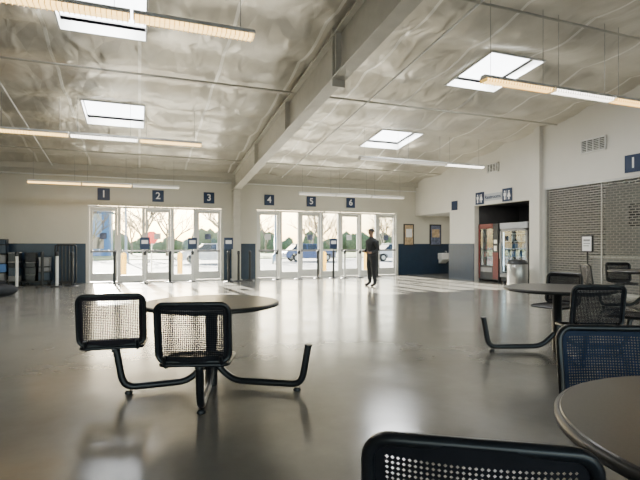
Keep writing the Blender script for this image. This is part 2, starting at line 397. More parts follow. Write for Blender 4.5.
# ---------------------------------------------------------------- ceiling lamps
def lamp_unit(L, lens):
    r = empty('pendant_lamp')
    b = MB(); b.prism([(-.09, .0), (-.045, .055), (.045, .055), (.09, .0), (.085, -.012), (-.085, -.012)], 'X', 0, L-.03); fin(b, 'lamp_housing', M['white'], r)
    b = MB(); b.prism([(-.08, -.012), (.08, -.012), (.055, -.055), (-.055, -.055)], 'X', .015, L-.045); fin(b, 'lamp_lens', M[lens], r)
    b = MB()
    k = 0.0
    while k < L-.05:
        b.box(.012+k, .02+k, -.084, .084, -.06, -.013); k += .055
    fin(b, 'lamp_louver', M['louver'] if lens == 'lampwarm' else M['white'], r)
    return r
lamps = {}
def lamp_row(x1, n, y, z, lenses, right=False):
    L = 1.45
    for i in range(n):
        ln = lenses[i % len(lenses)]
        x = x1-L*(i+1) if not right else x1+L*i
        if ln not in lamps:
            r = lamp_unit(L, ln); lamps[ln] = r
        else:
            r = copy_tree(lamps[ln])
            for ch in list(r.children):
                if ch.name.startswith('suspension'): bpy.data.objects.remove(ch)
        r.location = (x, y, z)
        r['label'] = 'long narrow pendant fluorescent lamp with %s glow' % {'lampwarm': 'warm orange', 'lampwhite': 'white', 'lampdim': 'faint'}[ln]
        r['category'] = 'ceiling lamp'; r['group'] = 'pendant fluorescent lamps'
        for wx in (.15, L-.2):
            b = MB(); b.tube([(wx, 0, .05), (wx, 0, RZ(y)-.03-z)], .004, 5); fin(b, 'suspension_wire', M['grey'], r)
lamp_row(1.38, 4, 5.85, 3.9, ['lampwarm', 'lampwarm', 'lampwhite', 'lampwhite'])
lamp_row(1.45, 4, 11.8, 3.72, ['lampwarm', 'lampwhite', 'lampwarm', 'lampwarm'])
lamp_row(1.25, 3, 16.1, 3.15, ['lampdim', 'lampwarm', 'lampwarm'])
lamp_row(5.1, 4, 6.05, 3.9, ['lampwarm', 'lampwhite', 'lampwarm', 'lampwhite'], True)
lamp_row(5.8, 3, 12.0, 3.72, ['lampdim', 'lampdim', 'lampwhite'], True)
lamp_row(5.3, 3, 15.95, 3.1, ['lampdim', 'lampdim', 'lampdim'], True)

# ---------------------------------------------------------------- table units
def rrect(w, h, r, n=6):
    pts = []
    for cx, cz, a0 in ((w/2-r, h-r, 0), (-w/2+r, h-r, 90), (-w/2+r, r, 180), (w/2-r, r, 270)):
        for k in range(n+1):
            a = math.radians(a0+90*k/n); pts.append((cx+r*math.cos(a), cz+r*math.sin(a)))
    return pts
def inrr(x, z, w, h, r):
    qx = abs(x)-(w/2-r); qz = abs(z-h/2)-(h/2-r)
    return (max(qx, 0)**2+max(qz, 0)**2) <= r*r and abs(x) <= w/2 and abs(z-h/2) <= h/2
def perf(b, w, h, r, nx, ny, fn, mi, border=.02):
    cw, ch = w/nx, h/ny
    for j in range(ny):
        for i in range(nx):
            x0 = -w/2+i*cw; z0 = j*ch; cx, cz = x0+cw/2, z0+ch/2
            if not inrr(cx, cz, w, h, r): continue
            o = [(x0, z0), (x0+cw, z0), (x0+cw, z0+ch), (x0, z0+ch)]
            if abs(cx) > w/2-border or cz < border or cz > h-border:
                b.add([fn(*p) for p in o], [(0, 1, 2, 3)], False, mi); continue
            q = [(cx, cz-ch*.33), (cx+cw*.33, cz), (cx, cz+ch*.33), (cx-cw*.33, cz)]
            b.add([fn(*p) for p in o+q], [(0, 1, 4), (1, 5, 4), (1, 2, 5), (2, 6, 5), (2, 3, 6), (3, 7, 6), (3, 0, 7), (0, 4, 7)], False, mi)
BW, BH = .49, .40
def fback(x, z): return (x, -.215-.06*(z/BH)+.10*(x*x)/(BW/2)**2*.35, .455+z)
def fseat(x, z): return (x, -.21+z, .43+.012*math.cos(x*6)+(.0 if z < .36 else -.3*(z-.36)))
def make_chair():
    b = MB(); b.tube([(0, 0, .36), (0, 0, .42)], .035, 12); b.box(-.12, .12, -.03, .03, .405, .425)
    for sx in (-1, 1):
        b.tube(fillet([(sx*.19, .12, .415), (sx*.19, -.20, .415), (sx*.19, -.235, .50)], .05), .013, 8)
    b.box(-.19, .19, .02, .05, .405, .42)
    hub = fin(b, 'chair', M['black'])
    b = MB(); perf(b, .46, .41, .06, 28, 25, fseat, 1)
    b.tube([fseat(x, z) for x, z in rrect(.46, .41, .06)], .014, 8, True, 0)
    fin(b, 'seat', [M['black'], M['blackmesh']], hub)
    b = MB(); perf(b, BW, BH, .06, 38, 31, fback, 1, .034)
    b.tube([fback(x, z) for x, z in rrect(BW, BH, .06)], .0165, 10, True, 0)
    fin(b, 'backrest', [M['black'], M['blackmesh']], hub)
    return hub
chair_proto = None
def table_unit(loc, R, arms, label):
    global chair_proto
    root = empty('cafeteria_table', (loc[0], loc[1], 0), label=label, category='table', group='round tables with attached seats')
    b = MB(); b.lathe([(R-.012, .708), (R, .714), (R, .738), (R-.012, .742)], 72, 0); fin(b, 'table_rim', M['rim'], root)
    b = MB(); b.lathe([(.02, .712), (R-.02, .712), (R-.013, .716), (R-.013, .740), (R-.018, .746), (.02, .746)], 72, 0, False); fin(b, 'tabletop', M['top'], root)
    b = MB(); b.lathe([(.055, .0), (.055, .16), (.05, .17), (.05, .69), (.16, .695), (.16, .711)], 20)
    for k in range(2): b.box(-.35, .35, -.025, .025, .68, .711, mtx=Matrix.Rotation(k*pi/2, 4, 'Z'))
    fin(b, 'pedestal', M['black'], root)
    for arm in arms:
        ang, has, back, mm = arm[:4]; R1 = arm[4] if len(arm) > 4 else .82; dz = arm[5] if len(arm) > 5 else 0
        b = MB(); p = fillet([(.04, 0, .20), (.20, 0, .055), (R1-.06, 0, .055), (R1, 0, .40+dz)], .10, 8)
        b.tube(p, .03, 12); b.lathe([(.03, 0), (.035, .01), (.02, .03)], 12, c=(R1-.1, 0, 0))
        b.lathe([(.034, .385+dz), (.034, .40+dz)], 12, c=(R1, 0, 0))
        fin(b, 'support_arm', M['black'], root, rot=(0, 0, math.radians(ang)))
        if has:
            if chair_proto is None: c = make_chair(); chair_proto = c; c.parent = root
            else: c = copy_tree(chair_proto, root)
            c.location = (R1*math.cos(math.radians(ang)), R1*math.sin(math.radians(ang)), dz)
            c.rotation_euler = (0, 0, math.radians(back+90))
            for ch in c.children:
                sl = ch.material_slots[1]; sl.link = 'OBJECT'; sl.material = M[mm]
                if mm == 'skymesh' and ch.name.startswith('backrest'): ch['label'] = 'blue perforated steel backrest'
    return root
table_unit((.60, 4.27), .60, [(180, True, 264, 'mauvemesh', .785), (256, True, 252, 'blackmesh', .815), (327, False, 0, '', .89)], 'round dark table with two black mesh seats and one bare arm')
table_unit((4.63, 4.20), .60, [(163, False, 0, '', .9), (241, True, 246, 'blackmesh'), (334, True, 300, 'blackmesh'), (45, True, 10, 'blackmesh')], 'round dark table with three black mesh seats near the shutter')
table_unit((1.64, .69), .60, [(61, True, 64, 'skymesh', .84, -.015), (156.0, True, 237, 'blackmesh', .885, -.045)], 'round dark table with one sky-tinted and one black mesh seat')
table_unit((9.3, 6.4), .60, [(150, True, 150, 'blackmesh'), (240, True, 240, 'blackmesh'), (330, True, 330, 'blackmesh'), (60, True, 60, 'blackmesh')], 'round dark table with black mesh seats by the rolling grille')

# ---------------------------------------------------------------- person
def make_person(loc, rotz):
    verts = []; edges = []; rad = []; roots = []
    def V(p, r): verts.append(p); rad.append(r if isinstance(r, tuple) else (r, r)); return len(verts)-1
    def E(*ids):
        for i in range(len(ids)-1): edges.append((ids[i], ids[i+1]))
    pel = V((0, 0, .95), (.14, .175)); roots.append(pel)
    wa = V((.005, 0, 1.08), (.135, .165)); ch = V((.01, 0, 1.25), (.145, .185)); uc = V((0, 0, 1.38), (.115, .16)); nb = V((0, 0, 1.465), .062); nk = V((.012, 0, 1.52), .054)
    h1 = V((.03, 0, 1.59), (.08, .072)); h2 = V((.025, 0, 1.66), (.096, .08)); h3 = V((.02, 0, 1.72), (.066, .06))
    E(pel, wa, ch, uc, nb, nk, h1, h2, h3)
    for s in (-1, 1):
        st_ = .015*s
        hp = V((0, s*.10, .86), .11); th = V((.01+st_*.3, s*.115, .67), .10); kn = V((.01+st_*.7, s*.13, .49), .08); ca = V((-.01+st_, s*.14, .33), .076); an = V((-.03+st_, s*.15, .11), .058)
        ft = V((.04+st_, s*.155, .055), .05); to = V((.15+st_, s*.175, .04), (.038, .05))
        E(pel, hp, th, kn, ca, an, ft, to)
        sh = V((0, s*.19, 1.385), .075)
        if s > 0:
            el = V((-.05, .27, 1.12), .058); wr = V((.17, .18, 1.02), .036); pa = V((.235, .13, 1.03), (.03, .02))
        else:
            el = V((-.04, -.27, 1.11), .058); wr = V((.16, -.17, 1.05), .036); pa = V((.225, -.115, 1.07), (.03, .02))
        E(uc, sh, el, wr, pa)
        P = Vector(verts[pa])
        for k in range(4):
            o = (k-1.5)*.017; ln = (.8, 1.0, .95, .75)[k]
            a = V(tuple(P+Vector((.01, -s*.005, o))), .0085); c = V(tuple(P+Vector((.045*ln, -s*.02, o))), .0085); d = V(tuple(P+Vector((.06*ln, -s*.045*ln, o-.004))), .0075)
            roots.append(a); E(a, c, d)
        a = V(tuple(P+Vector((-.03, 0, .02))), .01); c = V(tuple(P+Vector((.0, -s*.02, .045))), .0095); d = V(tuple(P+Vector((.025, -s*.035, .05))), .008)
        roots.append(a); E(a, c, d)
    me = bpy.data.meshes.new('p'); me.from_pydata(verts, edges, []); ob = bpy.data.objects.new('p', me); COL.objects.link(ob)
    ob.modifiers.new('s', 'SKIN')
    if len(me.skin_vertices) == 0:
        import bmesh
        bm = bmesh.new(); bm.from_mesh(me); bm.verts.layers.skin.verify(); bm.to_mesh(me); bm.free()
    sv = me.skin_vertices[0].data
    for i, r in enumerate(rad): sv[i].radius = r; sv[i].use_root = i in roots
    ss = ob.modifiers.new('u', 'SUBSURF'); ss.levels = 2; ss.render_levels = 2
    dg = bpy.context.evaluated_depsgraph_get(); dg.update()
    nm = bpy.data.meshes.new_from_object(ob.evaluated_get(dg)); bpy.data.objects.remove(ob)
    b = MB()
    b.v = [v.co.copy() for v in nm.vertices]
    for p in nm.polygons:
        c = p.center; b.f.append(list(p.vertices)); b.sm.append(True)
        if c.z > 1.495: mi = 0
        elif c.x > .165 and .95 < c.z < 1.14: mi = 0
        elif c.z < .095: mi = 3
        elif c.z < .93: mi = 2
        else: mi = 1
        b.mi.append(mi)
    b.sphere((.118, 0, 1.625), (.02, .013, .022), 8, 0)
    for s in (-1, 1):
        b.sphere((.02, s*.08, 1.63), (.02, .012, .03), 8, 0)
        b.sphere((.103, s*.03, 1.65), (.01, .013, .008), 8, 3)
    b.sphere((.103, 0, 1.585), (.012, .025, .006), 8, 0)
    body = fin(b, 'person', [M['skin'], M['jacket'], M['trouser'], M['hair']], None, loc, (0, 0, rotz),
               label='person in dark jacket and cap standing, hands held in front', category='person')
    zz = min(v.z for v in b.v); body.location.z = -zz
    b = MB()
    vs = []; fs = []; n = 20
    for i in range(8):
        thh = (pi*.56)*i/7
        for k in range(n):
            a = 2*pi*k/n; fr = max(0, math.cos(a)); cut = 1-.42*fr
            t2 = thh*cut; vs.append((.015+.112*math.sin(t2)*math.cos(a), .095*math.sin(t2)*math.sin(a), 1.66+.108*math.cos(t2)))
    for i in range(7):
        for k in range(n): fs.append((i*n+k, (i+1)*n+k, (i+1)*n+(k+1) % n, i*n+(k+1) % n))
    b.add(vs, fs, True)
    b.prism([(.07+.115*math.cos(a), .075*math.sin(a)) for a in [(-90+k*15)*pi/180 for k in range(13)]], 'Z', 1.692, 1.70)
    fin(b, 'cap', M['hair'], body)
make_person((6.6, 12.8, .0), math.radians(190))

# ---------------------------------------------------------------- stanchions
def stanchion(loc, light=True, sign=False):
    r = empty('queue_stanchion', (loc[0], loc[1], 0), label=('white' if light else 'black')+' retractable belt stanchion'+(' with small navy sign' if sign else '')+' near the entrance doors', category='stanchion', group='queue stanchions')
    m = M['white'] if light else M['black']
    b = MB(); b.lathe([(.17, 0), (.17, .012), (.05, .035), (.03, .04)], 20); fin(b, 'base', M['dark'], r)
    b = MB(); b.lathe([(.042, .035), (.042, 1.0)], 14); fin(b, 'post', m, r)
    b = MB(); b.lathe([(.045, .92), (.05, .93), (.05, 1.03), (.03, 1.05)], 14); fin(b, 'belt_head', M['dark'], r)
    if sign:
        b = MB(); b.lathe([(.01, 1.04), (.01, 1.16)], 8); b.box(-.15, .15, -.015, .015, 1.11, 1.5); b.box(-.10, .10, -.019, -.015, 1.29, 1.41, 1)
        fin(b, 'sign_holder', [M['navysign'], M['signwhite']], r)
for x, y, l, s in [(-3.35, 16.0, 1, 0), (-2.7, 16.0, 0, 0), (-2.3, 15.9, 1, 0), (-1.9, 15.95, 0, 0), (-.75, 16.4, 0, 0), (.16, 16.3, 1, 1), (.95, 16.5, 0, 0), (1.68, 16.5, 1, 1),
                   (2.8, 15.9, 0, 1), (3.2, 16.2, 0, 0), (3.62, 16.3, 0, 0), (4.6, 16.3, 1, 0), (5.43, 16.3, 1, 0), (6.25, 16.5, 0, 0), (6.8, 16.3, 0, 1), (7.22, 16.2, 1, 0), (7.85, 16.2, 1, 0), (8.7, 16.4, 0, 0)]:
    stanchion((x, y), l, s)
b = MB()
r = empty('sign_stand', (10.24, 8.4, 0), rot=(0, 0, -pi/2), label='floor stand holding a framed white notice by the grille', category='sign stand')
b.lathe([(.18, 0), (.18, .015), (.03, .03), (.018, .05), (.018, 1.1)], 18); fin(b, 'post', M['dark'], r)
b = MB(); b.box(-.15, .15, -.02, .02, 1.08, 1.48); fin(b, 'sign_frame', M['dark'], r)
b = MB(); b.box(-.125, .125, -.026, -.02, 1.105, 1.455); b.box(-.09, .09, -.028, -.026, 1.34, 1.39, 1); b.box(-.09, .06, -.028, -.026, 1.22, 1.24, 1); b.box(-.09, .09, -.028, -.026, 1.28, 1.3, 1); fin(b, 'notice_sheet', [M['signwhite'], M['grey']], r)

# ---------------------------------------------------------------- grille, signs, vents on east wall
b = MB(); z = .06
r = empty('rolling_grille', (11.06, 0, 0), label='closed open-link rolling metal grille over the counter opening', category='shutter')
row = 0
while z < 2.86:
    b.box(-.009, .009, 5.24, 10.38, z-.011, z+.011)
    y = 5.3+(row % 2)*.08
    while y < 10.35:
        b.box(-.004, .004, y-.007, y+.007, z, z+.065); y += .16
    z += .065; row += 1
fin(b, 'grille_curtain', M['galv'], r)
b = MB(); b.box(-.05, .05, 10.36, 10.42, 0, 2.9); b.box(-.05, .05, 5.2, 5.26, 0, 2.9); b.box(-.07, .07, 5.2, 10.42, 2.84, 2.9); b.box(-.03, .03, 5.26, 10.36, .0, .06)
b.box(-.02, .02, 8.64, 8.67, .05, 2.85)
fin(b, 'guide_rail', M['steel'], r)
def vent(y, z, w, h, x=10.99):
    r = empty('air_vent', (x, y, z), label='rectangular louvered air vent on the white wall', category='vent', group='wall air vents')
    b = MB(); t = .03
    b.box(-.03, 0, -w/2, w/2, -h/2, -h/2+t); b.box(-.03, 0, -w/2, w/2, h/2-t, h/2); b.box(-.03, 0, -w/2, -w/2+t, -h/2, h/2); b.box(-.03, 0, w/2-t, w/2, -h/2, h/2); b.box(-.004, 0.0, -w/2, w/2, -h/2, h/2, 1)
    for i in (1, 2, 3): b.box(-.028, -.005, -w/2+i*w/4-.008, -w/2+i*w/4+.008, -h/2, h/2)
    fin(b, 'vent_frame', [M['white'], M['dark']], r)
    b = MB(); k = -h/2+t+.02
    while k < h/2-t: b.box(-.025, -.006, -w/2+t, w/2-t, k, k+.014); k += .045
    fin(b, 'louver', M['alum'], r)
vent(12.55, 3.82, .55, .30); vent(8.84, 3.85, .72, .36)
def wsign(y, z, w, h, m, txt, size, name='wall_sign', label='', tm='signwhite'):
    r = empty(name, (10.985, y, z), label=label, category='sign')
    b = MB(); b.box(-.01, .012, -w/2, w/2, -h/2, h/2); fin(b, 'sign_panel', m, r)
    if txt: text(txt, size, 'sign_text', M[tm], r, (-.014, 0, 0), (pi/2, 0, -pi/2), .003)
    return r
wsign(7.78, 3.2, .42, .42, M['navysign'], '1', .36, label='navy square sign numbered 1 above the grille')
M['plate'] = mat('pale_grey_plate', (0.42, 0.44, 0.47), 0.5, var=0.01)
wsign(12.55, 2.86, .80, .24, M['plate'], 'Restrooms', .17, label='pale plate reading Restrooms above the alcove', tm='navysign')
def picto(y, label):
    r = wsign(y, 2.86, .42, .42, M['navysign'], None, 0, label=label)
    b = MB()
    for o, sk in ((.09, False), (-.09, True)):
        c = [(-.016, o+.03*math.cos(a), .11+.03*math.sin(a)) for a in [2*pi*i/12 for i in range(12)]]
        b.add(c, [list(range(12))])
        poly = [(.05, .07), (-.05, .07), (-.05, -.03), (-.03, -.03), (-.03, -.15), (.03, -.15), (.03, -.03), (.05, -.03)] if not sk else [(.03, .07), (-.03, .07), (-.07, -.07), (-.025, -.07), (-.025, -.15), (.025, -.15), (.025, -.07), (.07, -.07)]
        b.add([(-.016, o+p[0], p[1]) for p in poly], [list(range(len(poly)))])
    b.box(-.016, -.013, -.004, .004, -.15, .14)
    fin(b, 'restroom_symbol', M['signwhite'], r)
picto(13.2, 'navy restroom pictogram sign beside the Restrooms plate'); picto(11.9, 'navy restroom pictogram sign beside the Restrooms plate')
wsign(14.6, 2.72, .34, .34, M['navysign'], None, 0, label='small navy square sign at the wall corner')

for x0, w, mm, lb in ((10.42, .5, 'paper', 'tan framed poster above the navy wainscot'), (11.72, .58, 'paper2', 'dark framed poster above the navy wainscot')):
    r = empty('wall_poster', (x0+w/2, 17.28, 1.68), label=lb, category='poster', group='framed wall posters')
    b = MB(); b.box(-w/2, w/2, -.015, .015, -.46, .46); fin(b, 'poster_frame', M['dark'], r)
    b = MB(); b.box(-w/2+.05, w/2-.05, -.02, -.015, -.41, .41); b.box(-w/2+.1, w/2-.1, -.022, -.02, -.1, .25, 1); fin(b, 'poster_sheet', [M[mm], M['signwhite'] if mm == 'paper' else M['paper']], r)
r = empty('drinking_fountain', (12.35, 17.27, 0), label='white wall-mounted drinking fountain under the posters', category='drinking fountain')
b = MB(); b.bbox(-.24, .24, -.34, 0, .62, .9, .03); b.prism([(-.30, .62), (0, .45), (0, .62)], 'X', -.18, .18); fin(b, 'basin', M['signwhite'], r)
b = MB(); b.tube(fillet([(.15, -.1, .9), (.15, -.1, .98), (.05, -.14, .98)], .03), .012, 8); fin(b, 'spout', M['steel'], r)

# ---------------------------------------------------------------- vending machines, cooler, bin
M['coolfill'] = mat('added_cooler_glow', (.9, .95, 1), .5, emis=(.75, .88, 1.0), estr=8, var=.01)  # added glow to brighten the cooler interior
def vending(y0, y1, body, label, kind):
    w = y1-y0; r = empty('vending_machine' if kind == 'v' else 'drinks_cooler', (11.12, (y0+y1)/2, 0), label=label, category='vending machine' if kind == 'v' else 'fridge')
    d = .85; h = 1.97
    b = MB()
    b.box(.06, d, -w/2, -w/2+.05, .06, h); b.box(.06, d, w/2-.05, w/2, .06, h); b.box(.06, d, -w/2+.05, w/2-.05, h-.08, h); b.box(.06, d, -w/2+.05, w/2-.05, .06, .3); b.box(d-.05, d, -w/2+.05, w/2-.05, .3, h-.08)
    for a in (.1, d-.1):
        for c in (-w/2+.08, w/2-.08): b.lathe([(.03, 0), (.03, .06)], 10, c=(a, c, 0))
    fin(b, 'body', M['dark'], r)
    b = MB()
    if kind == 'v':
        b.box(0, .055, -w/2, -w/2+.26, .3, h); b.box(0, .055, w/2-.06, w/2, .3, h); b.box(0, .055, -w/2+.26, w/2-.06, h-.16, h); b.box(0, .055, -w/2, w/2, .08, .55)
        b.box(-.004, 0, w/2-.08, w/2, .1, h, 1); b.box(-.004, 0, -w/2, -w/2+.26, .1, 1.0, 1); b.box(-.004, 0, -w/2+.26, w/2-.08, h-.16, h, 1)
        fin(b, 'front_door', [M[body], M['darkred']], r)
        b = MB(); b.box(-.01, 0, -w/2+.06, -w/2+.2, 1.3, 1.42); b.box(-.012, 0, -w/2+.07, -w/2+.19, 1.05, 1.22); fin(b, 'coin_panel', M['steel'], r)
        b = MB(); b.box(-.008, 0, -w/2+.3, w/2-.12, .33, .48); fin(b, 'pickup_flap', M['grey'], r)
        g0, g1, z0 = -w/2+.26, w/2-.06, .55
    else:
        b.box(0, .055, -w/2, -w/2+.07, .3, h-.2); b.box(0, .055, w/2-.07, w/2, .3, h-.2); b.box(0, .055, -w/2, w/2, h-.27, h-.2); b.box(0, .055, -w/2, w/2, .2, .34)
        fin(b, 'front_door', M['grey'], r)
        b = MB(); b.box(0, .06, -w/2, w/2, h-.19, h); fin(b, 'header_panel', M['plate'], r)
        b = MB(); b.tube([(-.04, w/2-.04, .8), (-.04, w/2-.04, 1.3)], .012, 8); fin(b, 'handle', M['steel'], r)
        b = MB(); b.tube([(.08, w/2-.09, .4), (.08, w/2-.09, h-.3)], .012, 8); b.tube([(.08, -w/2+.09, .4), (.08, -w/2+.09, h-.3)], .012, 8); fin(b, 'added_glow_tube', M['coolfill'], r)  # added glowing tubes that light the shelves
        g0, g1, z0 = -w/2+.07, w/2-.07, .34
    b = MB(); b.box(.015, .025, g0, g1, z0, h-.17 if kind == 'v' else h-.27); fin(b, 'glass_front', M['coolglass'], r)
    b = MB(); zz = z0+.02
    while zz < h-.35:
        b.box(.12, d-.06, -w/2+.05, w/2-.05, zz, zz+.015); zz += .25
    fin(b, 'shelf', M['white' if kind == 'c' else 'alcove'], r)
    b = MB(); zz = z0+.036
    while zz < h-.35:
        y = g0+.05
        while y < g1-.03:
            c = random.randrange(4); b.lathe([(.028, 0), (.028, .13), (.01, .17), (.01, .185)], 8, c=(.17, y, zz), mi=c)
            y += .075
        zz += .25
    fin(b, 'bottle', [M['red'], M['darkred'], M['dark'], M['dark']] if kind == 'v' else [M['bluebld'], M['grey'], M['dark'], M['signwhite']], r, kind='stuff')
vending(12.45, 13.42, 'dark', 'black snack vending machine with dark red edges in the alcove', 'v')
vending(11.2, 12.38, 'dark', 'glass-front drinks cooler with pale header in the alcove', 'c')
r = empty('trash_can', (10.52, 10.98, 0), label='round brushed steel trash can beside the alcove', category='trash can')
b = MB(); b.lathe([(.27, 0), (.29, .02), (.29, .66), (.28, .68)], 28); fin(b, 'bin_body', M['steel'], r)
b = MB(); b.lathe([(.295, .68), (.295, .71), (.24, .79), (.15, .82), (.14, .78)], 28); fin(b, 'bin_lid', M['dark'], r)
r = empty('wall_louver', (13.88, 9.3, 2.15), label='dark louvered panel on the wall behind the grille', category='vent')
b = MB(); b.box(-.04, 0, -.65, .65, -.33, .33); fin(b, 'louver_frame', M['dark'], r)
b = MB()
for i in range(9): b.box(-.06, -.04, -.6, .6, -.3+i*.068, -.285+i*.068)
fin(b, 'louver_slat', M['grey'], r)
r = empty('serving_counter', (12.2, 7.6, 0), label='grey serving counter behind the rolling grille', category='counter')
b = MB(); b.box(-.3, .3, -2, 2, .0, .9); fin(b, 'counter_body', M['grey'], r)
b = MB(); b.bbox(-.36, .36, -2.05, 2.05, .9, .95, .01); fin(b, 'worktop', M['steel'], r)

# ---------------------------------------------------------------- stored items along the navy wall
def dolly(x, y):
    r = empty('crate_dolly', (x, y, 0), label='low black wheeled dolly carrying stacked crates', category='dolly', group='crate dollies')
    b = MB(); b.bbox(-.38, .38, -.24, .24, .10, .14, .01); fin(b, 'deck', M['black'], r)
    for sx in (-.3, .3):
        for sy in (-.16, .16):
            b = MB(); b.tube([(sx-.015, sy, .045), (sx+.015, sy, .045)], .045, 12); b.box(sx-.01, sx+.01, sy-.012, sy+.012, .05, .10); fin(b, 'wheel', M['tire'], r)
def crate(x, y, z, w, h, m):
    r = empty('storage_crate', (x, y, z), label={'dark': 'black', 'black': 'black', 'grey': 'grey', 'navy': 'navy', 'bluebld': 'blue', 'white': 'white'}[m]+' lidded plastic crate in a stack by the navy wall', category='crate', group='stacked storage crates')
    b = MB(); t = .015
    b.box(-w/2, w/2, -.17, .17, 0, t); b.box(-w/2, w/2, -.17, -.17+t, 0, h); b.box(-w/2, w/2, .17-t, .17, 0, h); b.box(-w/2, -w/2+t, -.17, .17, 0, h); b.box(w/2-t, w/2, -.17, .17, 0, h)
    for i in range(5): b.box(-w/2+(i+.5)*w/5-.008, -w/2+(i+.5)*w/5+.008, -.178, -.17, 0, h)
    fin(b, 'crate_shell', M[m], r)
    b = MB(); b.bbox(-w/2-.005, w/2+.005, -.185, .18, h, h+.03, .008); fin(b, 'crate_lid', M[random.choice(('dark', 'dark', 'black', 'grey'))], r)
for k, x in enumerate((-4.6, -3.75, -2.95)):
    dolly(x, 16.85+.05*(k % 2))
    for dx in (-.18, .18):
        z = .142
        top = random.choice((.85, 1.0, 1.2, 1.3))
        while z < top:
            h = random.choice((.13, .18, .25)); w_ = random.choice((.26, .30, .33)); crate(x+dx+random.uniform(-.005, .005), 16.85+random.uniform(-.03, .04), z, w_, h, random.choice(('dark', 'black', 'black', 'navy', 'bluebld', 'grey', 'dark', 'navy'))); z += h+.032
def barrier(x, y):
    r = empty('folding_barricade', (x, y, 0), label='dark folded tubular crowd barrier standing by the navy wall', category='barrier', group='folded crowd barriers')
    b = MB(); b.tube(fillet([(-.25, 0, .08), (-.25, 0, 1.25), (.25, 0, 1.25), (.25, 0, .08)], .08, closed=True), .022, 8, True)
    for i in range(4): b.tube([(-.15+i*.1, 0, .09), (-.15+i*.1, 0, 1.24)], .012, 6)
    fin(b, 'barrier_frame', M['black'], r)
    for sx in (-.2, .2):
        b = MB(); b.box(sx-.02, sx+.02, -.2, .2, 0, .07); fin(b, 'foot', M['black'], r)
barrier(-2.25, 16.95); barrier(-2.1, 16.45)
def bag(x, y, rz, s=1.0, lab='black duffel bag lying on the concrete floor'):
    r = empty('duffel_bag', (x, y, 0), rot=(0, 0, rz), label=lab, category='bag', group='dark duffel bags')
    b = MB(); b.sphere((0, 0, .15*s), (.34*s, .17*s, .15*s), 16); fin(b, 'bag_body', M['jacket'], r)
    b = MB(); b.tube(fillet([(-.12*s, -.05*s, .27*s), (-.1*s, -.05*s, .38*s), (.1*s, -.05*s, .38*s), (.12*s, -.05*s, .27*s)], .06), .012, 6); fin(b, 'bag_handle', M['hair'], r)
bag(-3.1, 13.4, .5); bag(-3.9, 15.9, .1, .9, 'dark duffel bag in front of the stacked crates')

# ---------------------------------------------------------------- outside
b = MB(); b.box(-150, 150, -120, 200, -.25, -.13); fin(b, 'ground_outside', M['asphalt'], **ST)
b = MB(); b.box(-30, 40, 17.5, 21.2, -.13, -.02); fin(b, 'sidewalk_outside', M['pave'], **ST)
b = MB(); b.box(-80, 120, 46, 110, -.13, -.05); fin(b, 'lawn_outside', M['grass'], **ST)
for i in range(11):
    x = -5+i*2.2
    b = MB(); b.lathe([(.11, -.02), (.11, .85), (.08, .92), (.02, .95)], 16)
    fin(b, 'bollard', M['yellow'], None, (x, 20.8, 0), label='yellow safety bollard on the sidewalk outside', category='bollard', group='yellow bollards')
def car(x, y, m, lab, rz=0):
    r = empty('car', (x, y, -.13), rot=(0, 0, rz), label=lab, category='car', group='parked cars')
    b = MB(); b.prism([(-2.2, .35), (-2.25, .7), (-2.1, .9), (-1.0, .98), (1.5, .98), (2.1, .92), (2.25, .7), (2.2, .35), (1.85, .3), (1.7, .62), (1.3, .68), (.95, .62), (.8, .28), (-.85, .28), (-1.0, .62), (-1.35, .68), (-1.75, .62), (-1.9, .3)], 'Y', -.88, .88)
    fin(b, 'car_body', m, r)
    b = MB(); lo = [(-1.25, -.82), (1.75, -.82), (1.75, .82), (-1.25, .82)]; up = [(-.55, -.62), (1.25, -.62), (1.25, .62), (-.55, .62)]
    b.add([(p[0], p[1], .97) for p in lo]+[(p[0], p[1], 1.45) for p in up], [(0, 1, 5, 4), (1, 2, 6, 5), (2, 3, 7, 6), (3, 0, 4, 7)]); fin(b, 'car_window', M['carwin'], r)
    b = MB(); b.bbox(-.6, 1.3, -.65, .65, 1.44, 1.49, .02)
    for sx in (-1, 1): b.tube([(.35, sx*.825, .97), (.35, sx*.63, 1.46)], .03, 6)
    fin(b, 'car_roof', m, r)
    for wx in (-1.37, 1.3):
        for wy in (-.8, .8):
            b = MB(); b.tube([(wx, wy-.1, .32), (wx, wy+.1, .32)], .32, 18); b.tube([(wx, wy-.11, .32), (wx, wy+.11, .32)], .18, 12, mi=1); fin(b, 'wheel', [M['tire'], M['steel']], r)
car(5, 36, M['carwhite'], 'white parked sedan in the lot outside')
car(13.5, 38, M['carblue'], 'blue parked sedan in the lot outside', pi); car(20.5, 36, M['carwhite'], 'white parked sedan in the lot outside', .05); car(27, 40, M['carsilver'], 'silver parked sedan in the lot outside', .1)
def tree_mesh(seed):
    rnd = random.Random(seed); b = MB()
    def br(p, d, L, r, lev):
        q = p+d*L; mid = p+d*L*.5+Vector((rnd.uniform(-.06, .06)*L, rnd.uniform(-.06, .06)*L, 0))
        b.tube([p, mid, q], [r, r*.85, r*.68], 6 if lev < 2 else 4)
        if lev >= 6: return
        for k in range(3 if lev < 4 else 2):
            ax = Vector((rnd.uniform(-1, 1), rnd.uniform(-1, 1), rnd.uniform(-.2, .5))).normalized()
            nd = (d+ax*rnd.uniform(.5, .9)).normalized(); nd.z = max(nd.z, -.1)
            br(q if k < 2 else mid, nd, L*rnd.uniform(.62, .84), r*.64, lev+1)
    br(Vector((0, 0, 0)), Vector((0, 0, 1)), 2.2, .17, 0)
    return b
protos = []
for sd in (1, 5, 9):
    protos.append(fin(tree_mesh(sd), 'bare_tree', M['bark']))
